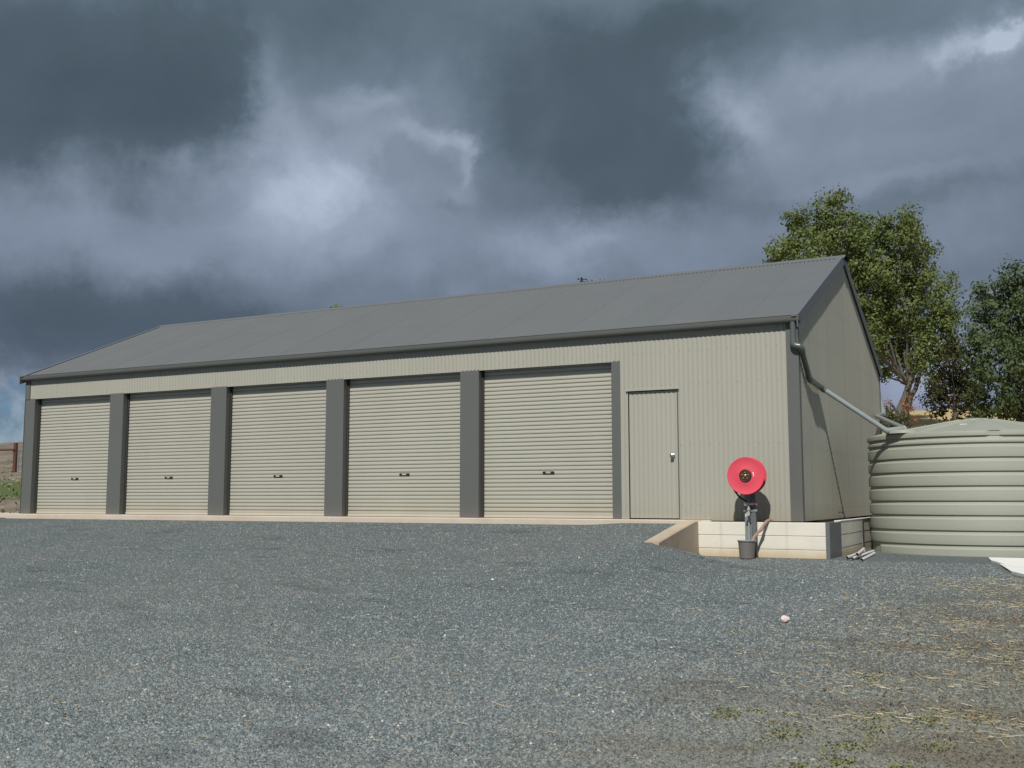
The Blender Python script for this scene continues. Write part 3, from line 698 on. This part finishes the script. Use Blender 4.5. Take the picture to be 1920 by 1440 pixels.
pipe('pale pipe from the shed rear corner to the tank, behind the front pipe', [
    ('drop_pipe', [B0, B1, B2], .05, M_pvcl), ('elbow', path([lerp(B1, B2, .8), B2, lerp(B2, B3, .1)], .04), .055, M_pvcl),
    ('slanting_pipe', [lerp(B2, B3, .02), B3], .043, M_pvcl), ('long_pipe', [B3, B4], .043, M_pvcl), ('elbow', path([lerp(B3, B4, .96), B4, (1.1, 3.0, 1.40)], .03), .05, M_pvcl)], (1.1, 3.0, 1.4))

# ------------------------------------------------------------------ hose reel on its post
hr = empty('hose_reel', (-.68, -.36, -.53), 'large red hose reel on a grey steel post in front of the retaining wall', 'hose reel'); bpy.context.view_layer.update()
cx, cz = -.664, .651
def disc(y, name):
    g = Geo().lathe((cx, y, cz), (0, -1, 0), [(-.012, .264), (-.002, .271), (.006, .2715), (.010, .268), (.011, .262), (.0085, .256), (.008, .125), (.0125, .112), (.013, .1)], 64)
    return g.build(name, M_red, hr, smooth=True)
fd = disc(-.615, 'front_disc'); disc(-.475, 'rear_disc')
Geo().lathe((cx, -.605, cz), (0, 1, 0), [(0, .2), (.125, .2)], 40).build('hose_coil', M_rub, hr, smooth=True)
g = Geo(); g.cur = 0; g.lathe((cx, -.628, cz), (0, -1, 0), [(0, .092), (.012, .090), (.016, .083), (.010, .076), (.010, .01)], 40)
g.cur = 1
for i in range(5):
    a = 2*math.pi*i/5+.3; g.lathe((cx+.045*math.cos(a), -.636, cz+.045*math.sin(a)), (0, -1, 0), [(0, .013), (.010, .013), (.014, .008)], 8)
g.lathe((cx, -.636, cz), (0, -1, 0), [(0, .02), (.018, .02), (.022, .012)], 12)
g.build('hub', M_black, hr, True, mats=[painted('hub_brown', (.06, .028, .022), .5, .2), M_brass])
Geo().box(cx+.094, cx+.122, -.6275, -.6235, cz-.012, cz+.050, .001).build('label_plate', M_white, fd)
Geo().box(-.655, -.595, -.375, -.300, -.8, .70, .006).build('post', M_post, hr)
Geo().box(-.76, -.66, -.365, -.310, -.8, .66, .004).build('post', painted('paler_grey_post', (.20, .225, .225), .55, .12), hr)  # left part of the post, in a paler grey
Geo().tube([(-.64, -.30, cz), (-.64, -.62, cz)], .022, 12).build('axle', M_galv, hr, True)
Geo().tube([(-.693, -.395, -.5), (-.693, -.395, .19)], .015, 10).build('supply_pipe', M_pvcl, hr, True)
Geo().tube(path([(-.89, -.50, .50), (-.865, -.50, .44), (-.80, -.49, .345), (-.72, -.46, .29), (-.70, -.43, .26)], .03), .014, 8).build('feed_hose', M_rub, hr, True)
g = Geo().tube([(-.74, -.44, .245), (-.56, -.44, .245)], .013, 10).lathe((-.715, -.425, .245), (0, -1, 0), [(0, .034), (.012, .036), (.02, .03), (.04, .02), (.05, .02)], 12)
g.lathe((-.64, -.44, .245), (1, 0, 0), [(0, .022), (.03, .022), (.034, .016)], 8)
g.build('valve', M_nickel, hr, True)
Geo().box(-.62, -.545, -.452, -.446, .235, .247).build('valve_lever', M_red, hr)
g = Geo().tube([(-.680, -.44, .23), (-.680, -.44, .135), (-.668, -.45, .12)], .013, 8).lathe((-.680, -.44, .17), (0, 0, 1), [(-.02, .017), (-.018, .023), (.018, .023), (.02, .017)], 8)
g.tube([(-.668, -.44, .12), (-.705, -.48, .095), (-.708, -.49, .055)], .014, 8).lathe((-.675, -.45, .10), (0, -1, 0), [(0, .018), (.04, .018), (.045, .03), (.052, .03)], 10)
g.build('tap', M_nickel, hr, True)
for zc_ in (.135, .43): Geo().box(-.77, -.57, -.386, -.378, zc_, zc_+.03).build('pipe_clamp', M_galv, hr)

# bucket, stick
bz = float(terrain(-.69, -.56))
bk = empty('bucket', (-.69, -.55, bz), 'dirty grey plastic bucket standing under the red hose reel', 'bucket'); bpy.context.view_layer.update()
H = .255; bl = (-.69, -.55, -.535)
Geo().lathe(bl, (0, 0, 1), [(0, .100), (.004, .106), (H-.02, .122), (H-.018, .128), (H, .130), (H+.004, .127), (H, .119), (.02, .102), (.018, .01)], 36).build('bucket_wall', M_buck, bk, True)
Geo().lathe(bl, (0, 0, 1), [(H-.006, .1295), (H-.006, .137), (H+.006, .137), (H+.006, .124)], 36).build('rim', M_pvcl, bk, True)
g = Geo(); g.cur = 0; g.lathe(bl, (0, 0, 1), [(H-.10, .105), (H-.03, .112), (H-.028, .01)], 24); g.build('contents', M_soil, bk)
stick = Geo().tube([(-.60, -.55, -.40), (-.612, -.55, -.30), (-.588, -.52, -.235), (-.545, -.47, -.165), (-.505, -.42, -.12), (-.485, -.38, -.07), (-.455, -.32, -.015), (-.425, -.26, .012), (-.39, -.20, .0)],
                   [.024, .030, .024, .018, .027, .020, .026, .022, .018], 9)
tag(stick.build('stick', M_wood, None, True), 'knobbly pinkish brown stick leaning from the bucket up to the wall top', 'stick')

# white pipe offcuts
P4 = [((.66, -.30), (.56, 1.75)), ((.75, -.42), (.68, 1.9)), ((.80, -.30), (.60, 1.5)), ((.90, -.55), (.80, 1.2))]
lab = ['leftmost of the white plastic pipe offcuts against the retaining wall', 'second white plastic pipe offcut from the retaining wall, long and straight', 'white plastic pipe offcut lying crosswise on top of the others', 'rightmost white plastic pipe offcut, nearest the water tank']
for i, ((xa, ya), (xb, yb)) in enumerate(P4):
    hz_ = .026+(.05 if i == 2 else 0); a = Vector((xa, ya, float(terrain(xa, ya))+hz_)); b_ = Vector((xb, yb, float(terrain(xb, yb))+hz_-.005))
    d_ = (b_-a).normalized(); g = Geo(); g.tube([a, b_], .021, 14, cap=False).tube([a, b_], .0175, 14, cap=False)
    # ring ends
    tag(g.build('pipe_offcut', M_pvc, None, True), lab[i], 'pipe', 'white pipe offcuts by the tank')

# white concrete pad at the right edge
g = Geo(); pl_ = [(2.42, .62), (2.47, .15), (2.50, -.12), (2.66, -.60), (2.72, -.95), (2.80, -1.52), (3.0, -2.05), (3.5, -2.6), (5.2, -2.9), (5.4, .9)]
zz = -.535
ztop = [max(zz if b_ > -1 else -9, float(terrain(a, b_))+.03) for a, b_ in pl_]
n = len(pl_); g.add([(a, b_, -.95) for a, b_ in pl_]+[(a, b_, z_) for (a, b_), z_ in zip(pl_, ztop)], [(i, (i+1) % n, n+(i+1) % n, n+i) for i in range(n)]+[(n, n+i, n+i+1) for i in range(1, n-1)])
tag(g.build('concrete_pad', M_pad, None), 'white concrete slab edge lying in the gravel in front of the tank', 'slab')
# pale stone in the gravel
import bmesh
bm = bmesh.new(); bmesh.ops.create_icosphere(bm, subdivisions=2, radius=.042)
for q in bm.verts: q.co *= 1+.16*math.sin(9*q.co.x*12+3)*math.cos(70*q.co.y)+random.uniform(-.06, .06); q.co.z *= .85
d_ = bpy.data.meshes.new('stone'); bm.to_mesh(d_); bm.free(); d_.materials.append(painted('pinkish_white_rock', (.78, .62, .62), .8, .12))
o = bpy.data.objects.new('stone', d_); COL.objects.link(o); o.location = (1.137, -6.1, float(terrain(1.137, -6.1))+.03); tag(o, 'single pinkish white stone lying alone on the grey gravel', 'stone')

# ------------------------------------------------------------------ loose gravel, straw, litter, moss
def scatter_xy(n, dmin, dmax, tmin, tmax, pw=1.0):
    uu = RNG.random(n); d_ = dmin*(dmax/dmin)**(uu**pw); t = tmin+(tmax-tmin)*RNG.random(n)
    fx, fy = math.sin(YAW), math.cos(YAW)
    return CAM_LOC.x+fx*d_+fy*t*d_, CAM_LOC.y+fy*d_-fx*t*d_
x, y = scatter_xy(230000, 5.2, 22, -.62, .6)
ok = (y < -.45) & ~((x > -1.72) & (x < -1.48) & (y > -2.3)) & ~((x > 2.40+np.clip(.3-y, 0, 9)*.20) & (y > -2.1-(x-3)*.4)) & (np.hypot(x-2.2, y-2.95) > 1.72)
x, y = x[ok], y[ok]; z = terrain(x, y); n = len(x)
s = RNG.gamma(6, .00105, n)+.003; ang = RNG.random(n)*6.283; K = 5
base_a = ang[:, None]+np.arange(K)[None]*2*math.pi/K+RNG.normal(0, .22, (n, K)); rad = s[:, None]*(1+RNG.normal(0, .22, (n, K)))
vx = x[:, None]+rad*np.cos(base_a); vy = y[:, None]+rad*np.sin(base_a)*.8; vz = z[:, None]-.004+RNG.random((n, K))*.003
ax_ = x+RNG.normal(0, .25, n)*s; ay_ = y+RNG.normal(0, .25, n)*s; azz = z+s*(.55+.5*RNG.random(n))
VV = np.concatenate([np.stack([vx, vy, vz], 2), np.stack([ax_, ay_, azz], 1)[:, None]], 1).reshape(-1, 3)
bi = np.arange(n)[:, None]*(K+1); FF = np.stack([np.stack([bi[:, 0]+i, bi[:, 0]+(i+1) % K, bi[:, 0]+K], 1) for i in range(K)], 1).reshape(-1, 3)
tag(me('loose_gravel', VV, FF, M_stone), 'loose angular blue grey stones covering the yard', 'gravel', kind='stuff')
def strands(name, x, y, ln, wd, ang, mat, label, cat, lift=.01, tilt=.15):
    n = len(x); z = terrain(x, y)+lift; dx, dy = np.cos(ang)*ln/2, np.sin(ang)*ln/2; px_, py_ = -np.sin(ang)*wd, np.cos(ang)*wd; t = RNG.normal(0, tilt, n)*ln/2
    v = np.stack([np.stack([x-dx-px_, y-dy-py_, z-t], 1), np.stack([x+dx-px_, y+dy-py_, z+t], 1), np.stack([x+dx+px_, y+dy+py_, z+t], 1), np.stack([x-dx+px_, y-dy+py_, z-t], 1),
                  np.stack([x-dx, y-dy, z-t+wd*1.5], 1), np.stack([x+dx, y+dy, z+t+wd*1.5], 1)], 1).reshape(-1, 3)
    b0 = np.arange(n)*6; q = []
    for a_ in ((0, 1, 5, 4), (3, 4, 5, 2)): q.append(np.stack([b0+i for i in a_], 1))
    return tag(me(name, v, np.concatenate(q), mat), label, cat, kind='stuff')
n = 9000; x = .7+np.abs(RNG.normal(0, 1, n))*1.0+RNG.random(n)*2.6; y = -9.8+RNG.random(n)*7.5
keep = RNG.random(n) < np.clip((x-.6-(.12*(-6-y)))/2.6, .03, 1)*np.where(y > -4.5, .8, 1); x, y = x[keep], y[keep]
cl = np.sin(3.1*x+2*y)+np.sin(5.3*y-2*x)+RNG.normal(0, .8, len(x)); x, y = x[cl > -.3], y[cl > -.3]
strands('straw', x, y, .015+RNG.gamma(1.5, .019, len(x)), .0011+RNG.random(len(x))*.0010, RNG.normal(-.5, .9, len(x)), M_straw, 'scattered pale dry straw over the gravel near the tank', 'straw', .012)
x, y = scatter_xy(420, 6, 16, -.5, .5); ok = y < -.5; x, y = x[ok], y[ok]
strands('twigs', x, y, .03+RNG.gamma(1.5, .02, len(x)), .0018, RNG.random(len(x))*6.28, M_straw, 'stray twigs and stalks lying on the gravel', 'twigs', .013)
x1_, y1_ = scatter_xy(260, 6, 15, -.5, .5); x2_ = 1.8+RNG.random(700)*2.8; y2_ = -10+RNG.random(700)*5
x, y = np.concatenate([x1_, x2_]), np.concatenate([y1_, y2_]); ok = y < -.8; x, y = x[ok], y[ok]
strands('leaf_litter', x, y, (.010+RNG.random(len(x))**3*.035), .002+RNG.random(len(x))*.004, RNG.random(len(x))*6.28, M_litter, 'small brown leaves and bark bits on the gravel', 'leaf litter', .012, .3)
mc = []
for (px, py, w_, h_, cnt) in ((1360, 1338, 25, 12, 260), (1470, 1375, 55, 18, 420), (1640, 1345, 60, 14, 240), (1590, 1400, 50, 12, 260), (1640, 1370, 40, 22, 200), (1740, 1350, 40, 12, 200), (1760, 1400, 30, 10, 130),
                              (1570, 1430, 40, 12, 260), (1500, 1438, 30, 8, 140), (1690, 1440, 40, 10, 180), (1640, 1272, 20, 6, 90), (1890, 1232, 16, 10, 100), (1420, 1335, 30, 8, 80), (1340, 1140, 30, 5, 60), (1840, 1345, 60, 10, 120), (1380, 1178, 30, 6, 60)):
    for i in range(cnt):
        qx, qy = px+random.gauss(0, w_*.5), py+random.gauss(0, h_*.5); d_ = fw+rt*((qx-960)/FPX)-up*((qy-720)/FPX)
        t = (-.93-CAM_LOC.z)/d_.z
        for _ in range(4):
            p_ = CAM_LOC+d_*t; t = (float(terrain(p_.x, p_.y))-CAM_LOC.z)/d_.z
        mc.append((p_.x, p_.y))
mc = np.array(mc); n = len(mc); z = terrain(mc[:, 0], mc[:, 1]); a = RNG.random(n)*6.28; hgt = .004+RNG.random(n)*.008; w_ = .004+RNG.random(n)*.009
v = np.stack([np.stack([mc[:, 0]-np.cos(a)*w_, mc[:, 1]-np.sin(a)*w_, z], 1), np.stack([mc[:, 0]+np.cos(a)*w_, mc[:, 1]+np.sin(a)*w_, z], 1),
              np.stack([mc[:, 0]+np.sin(a)*w_*1.4+.004, mc[:, 1]-np.cos(a)*w_*1.4, z+hgt], 1)], 1).reshape(-1, 3)
tag(me('moss', v, np.arange(n*3).reshape(-1, 3), M_moss), 'low green moss and weeds sprouting in the foreground gravel', 'moss', kind='stuff')

# ------------------------------------------------------------------ trees
def leaf_mesh(name, pts, nrm_bias, size, mat, parent, off, elong=1.9):
    n = len(pts); nr = nrm_bias*1.15+RNG.normal(0, 1, (n, 3))*.55; nr /= np.linalg.norm(nr, axis=1)[:, None]
    a = RNG.normal(0, 1, (n, 3)); a[:, 2] -= .5; a -= (a*nr).sum(1)[:, None]*nr; a /= np.linalg.norm(a, axis=1)[:, None]
    b_ = np.cross(nr, a)
    s_ = size*(.6+.8*RNG.random(n))[:, None]
    v = np.stack([pts-a*s_*.5, pts+b_*s_*.5/elong, pts+a*s_*.5, pts-b_*s_*.5/elong], 1).reshape(-1, 3)-np.array(off)
    f = np.arange(n*4).reshape(-1, 4)
    return tag(me(name, v, f, mat, parent), kind='stuff')
def crown_points(blobs, per_m2, cl_r, leaves):
    out = []; nrm = []
    for c, r_ in blobs:
        c = np.array(c); nc = max(4, int(per_m2*4*math.pi*r_*r_))
        d_ = RNG.normal(0, 1, (nc, 3)); d_ /= np.linalg.norm(d_, axis=1)[:, None]
        rad = r_*(.35+.75*RNG.random(nc)**.6)*(1+.12*RNG.normal(0, 1, nc))
        cc = c+d_*rad[:, None]*np.array([1, 1, 1.05])
        nl = RNG.poisson(leaves, nc)
        idx = np.repeat(np.arange(nc), nl); rr_ = cl_r*(.6+.8*RNG.random(nc))[idx]
        q = RNG.normal(0, 1, (len(idx), 3)); q /= np.linalg.norm(q, axis=1)[:, None]; q *= (RNG.random(len(idx))**.45)[:, None]
        out.append(cc[idx]+q*rr_[:, None]*np.array([1, 1, .85])); nn_ = q*.9+d_[idx]*.6+np.array([0, 0, .25]); nrm.append(nn_)
    return np.concatenate(out), np.concatenate(nrm)
def limb(g, a, b_, r0, r1, wob=.15, n=7):
    a, b_ = Vector(a), Vector(b_); L_ = (b_-a).length; pts = []
    for i in range(n+1):
        t = i/n; w_ = math.sin(t*math.pi)*wob*L_*.3
        pts.append(a.lerp(b_, t)+Vector((random.uniform(-1, 1), random.uniform(-1, 1), random.uniform(-.4, .6)))*w_*.6)
    g.tube(pts, [r0+(r1-r0)*i/n for i in range(n+1)], 7); return pts
def tree(name, label, cat, base, fork, blobs_px, depth, per_m2, cl_r, leaves, size, mat, trunk_r, group=None, djit=1.2, limbs=True, stems=1):
    base = Vector(base); base.z = float(terrain(base.x, base.y))-.1
    t = empty(name, base, label, cat, group)
    bl_ = []
    for (px, py, r_) in blobs_px:
        p_ = at(px, py, depth+random.uniform(-djit, djit)); bl_.append((p_, r_*depth/FPX))
    cp_, cn_ = crown_points(bl_, per_m2, cl_r, leaves); leaf_mesh('crown', cp_, cn_, size, mat, t, base)
    g = Geo(); fork = Vector(fork)
    for k_ in range(stems):
        off = Vector((.22*k_, .1*k_, 0)); tp = limb(g, base+off, fork+off*.9, trunk_r*(1-.3*k_), trunk_r*.62*(1-.3*k_), .12, 8)
    if limbs:
        for i, (p_, r_) in enumerate(bl_):
            s0 = fork if i % 2 else base.lerp(fork, .8)
            if i % 2 and len(bl_) > 14: continue
            m_ = limb(g, s0, p_, trunk_r*.30, .012, .22, 8)
            for q in range(3):
                d_ = Vector((random.uniform(-1, 1), random.uniform(-1, 1), random.uniform(-.3, .8)))*r_*.8
                limb(g, m_[5], p_+d_, .02, .006, .2, 4)
    g.build('trunk', M_bark, t, True)
    return t
D1 = 34
T1 = [(1488, 415, 27), (1500, 445, 38), (1470, 475, 34), (1452, 480, 22), (1520, 490, 45), (1566, 372, 24), (1556, 400, 34), (1580, 430, 42), (1548, 455, 48), (1622, 440, 36), (1600, 480, 55), (1650, 445, 22), (1690, 412, 24), (1680, 445, 42),
      (1715, 460, 38), (1650, 500, 60), (1720, 510, 42), (1620, 540, 60), (1690, 560, 62), (1752, 548, 40), (1770, 575, 30), (1640, 600, 45), (1700, 620, 58), (1755, 620, 38), (1776, 650, 22), (1660, 660, 38), (1710, 665, 34), (1745, 668, 32), (1655, 700, 16), (1690, 690, 18), (1600, 560, 40), (1560, 520, 50), (1640, 645, 30), (1776, 600, 24), (1712, 430, 26)]
tree('poplar_tree', 'tall leafy olive green tree with bare forked trunk rising behind the shed gable', 'tree', at(1672, 830, D1), at(1712, 700, D1), T1, D1, 5.4, .32, 48, .108, M_leaf1, .15, stems=2)
D2 = 31
T2 = [(1905, 520, 30), (1890, 550, 34), (1925, 545, 40), (1845, 545, 18), (1842, 575, 34), (1870, 600, 40), (1915, 610, 50), (1960, 580, 55), (1835, 630, 30), (1850, 660, 38), (1890, 680, 50), (1940, 680, 55), (1840, 710, 32), (1870, 745, 38), (1920, 750, 45), (1985, 650, 60), (1990, 730, 60), (1850, 765, 26), (1900, 775, 25)]
tree('spreading_tree', 'broad dark green tree at the right edge behind the water tank', 'tree', at(1930, 830, D2), at(1925, 700, D2), T2, D2, 5.5, .30, 40, .115, M_leaf2, .16)
T3 = [(1790, 650, 26), (1775, 690, 34), (1800, 700, 30), (1765, 730, 34), (1795, 745, 36), (1815, 690, 22), (1745, 715, 18), (1820, 740, 26), (1815, 775, 24), (1770, 765, 26), (1748, 750, 14), (1840, 775, 22)]
tree('bushy_tree', 'shorter shaded dark olive tree standing between the two taller trees', 'tree', at(1795, 835, 33), at(1790, 760, 33), T3, 33, 5.5, .28, 34, .11, M_leaf4, .10)
tree('shrub', 'low dark green shrub at the shed rear corner behind the pipes', 'shrub', at(1675, 835, 29), at(1676, 800, 29), [(1672, 782, 20), (1690, 790, 18), (1660, 770, 14), (1680, 800, 22), (1665, 795, 16)], 29, 12, .16, 26, .07, M_leaf4, .05, djit=.4)
tree('autumn_shrub', 'small shrub with orange brown leaves beside the tree trunk', 'shrub', at(1703, 835, 30), at(1703, 790, 30), [(1703, 757, 12), (1700, 772, 14), (1708, 785, 10), (1668, 757, 7)], 30, 12, .14, 20, .065, M_leaf3, .04, djit=.3)
tree('hedge', 'low dark hedge in front of the golden paddock above the tank', 'hedge', at(1740, 835, 27), at(1740, 815, 27), [(1708, 812, 14), (1725, 812, 14), (1745, 811, 14), (1765, 810, 14), (1785, 809, 14)], 27, 18, .12, 24, .06, M_leaf4, .03, djit=.2)
def tip(label, px, py, r_, dep, up_=1):
    c_ = at(px, py, dep); base = Vector((c_.x, c_.y, 0))
    tree('distant_tree', label, 'tree', base, at(px, py+60, dep), [(px-4, py+8, r_*.6), (px+7, py+10, r_*.55), (px, py+22, r_), (px-10, py+45, r_*1.3), (px+8, py+60, r_*1.5)], dep, 5, .22, 14, .12, M_leaf4 if up_ else M_leaf1, .12, 'tree tops behind the roof ridge', djit=.2)
tip('tree top just showing over the left part of the roof ridge', 640, 571, 14, 42, 0)
tip('brownish tree top showing over the middle of the roof ridge', 1095, 524, 11, 36)
tip('small twiggy tree top just right of the brownish one over the ridge', 1133, 526, 6, 36, 0)

# ------------------------------------------------------------------ paddock fence at the left
DF = 44
def gz_(p_): return float(terrain(p_.x, p_.y))
pb = at(27, 888, DF)
fe = empty('fence', (pb.x, pb.y, gz_(pb)), 'rusty red steel post and rail fence on the slope left of the shed', 'fence'); bpy.context.view_layer.update()
Geo().tube([(pb.x, pb.y, gz_(pb)-.3), (pb.x, pb.y, pb.z+1.28)], .085, 10).build('post', M_rust, fe, True)
a = at(27, 843, DF); b_ = at(-60, 844, DF); dd = (b_-a).normalized()
Geo().tube([a, a+dd*6], .045, 8).build('rail', M_rust, fe, True)
for q in (2.9, 5.8):
    p_ = a+dd*q; Geo().tube([(p_.x, p_.y, gz_(p_)-.3), (p_.x, p_.y, a.z+.28)], .10, 10).build('post', M_rust, fe, True)
ge = empty('gate', at(33, 888, DF), 'pale blue tubular gate with mesh hung on the rusty post', 'gate'); bpy.context.view_layer.update()
r_ = (at(90, 842, DF)-at(33, 842, DF)); r_.z = 0; L_ = 3.0; r_.normalize(); o_ = at(33.5, 843.5, DF); lo = at(33.5, 884, DF)
h_ = o_.z-lo.z
P_ = lambda u_, v_: lo+r_*u_+Vector((0, 0, v_))
Geo().tube([P_(0, 0), P_(0, h_-.08), P_(.08, h_), P_(L_-.08, h_), P_(L_, h_-.08), P_(L_, 0), P_(0, 0)], .026, 8).build('frame', M_gate, ge, True)
Geo().tube([P_(.19, -.0), P_(.19, h_)], .022, 6).build('upright', M_wood, ge, True)
Geo().tube([P_(.0, .05), P_(L_*.5, h_*1.0)], .018, 6).build('brace', M_gate, ge, True)
for q in range(1, 6): Geo().tube([P_(0, h_*q/6), P_(L_, h_*q/6)], .005, 4).build('wire', M_gate, ge)

n = 5000; x = -17.6-RNG.random(n)**1.3*24; y = .3+RNG.random(n)*22
w_ = np.clip(np.sin(x*.9)*np.sin(y*.8+1)+RNG.random(n)*1.3, 0, 1); x, y = x[w_ > .45], y[w_ > .45]
strands('paddock_tufts', x, y, .05+RNG.random(len(x))*.09, .012+RNG.random(len(x))*.012, RNG.random(len(x))*6.28, isl_mat('tuft_grass', [(0, (.09, .10, .04)), (.5, (.17, .15, .085)), (1, (.36, .30, .19))]), 'tufts of dry and green grass on the paddock slope', 'grass', .02, .5)
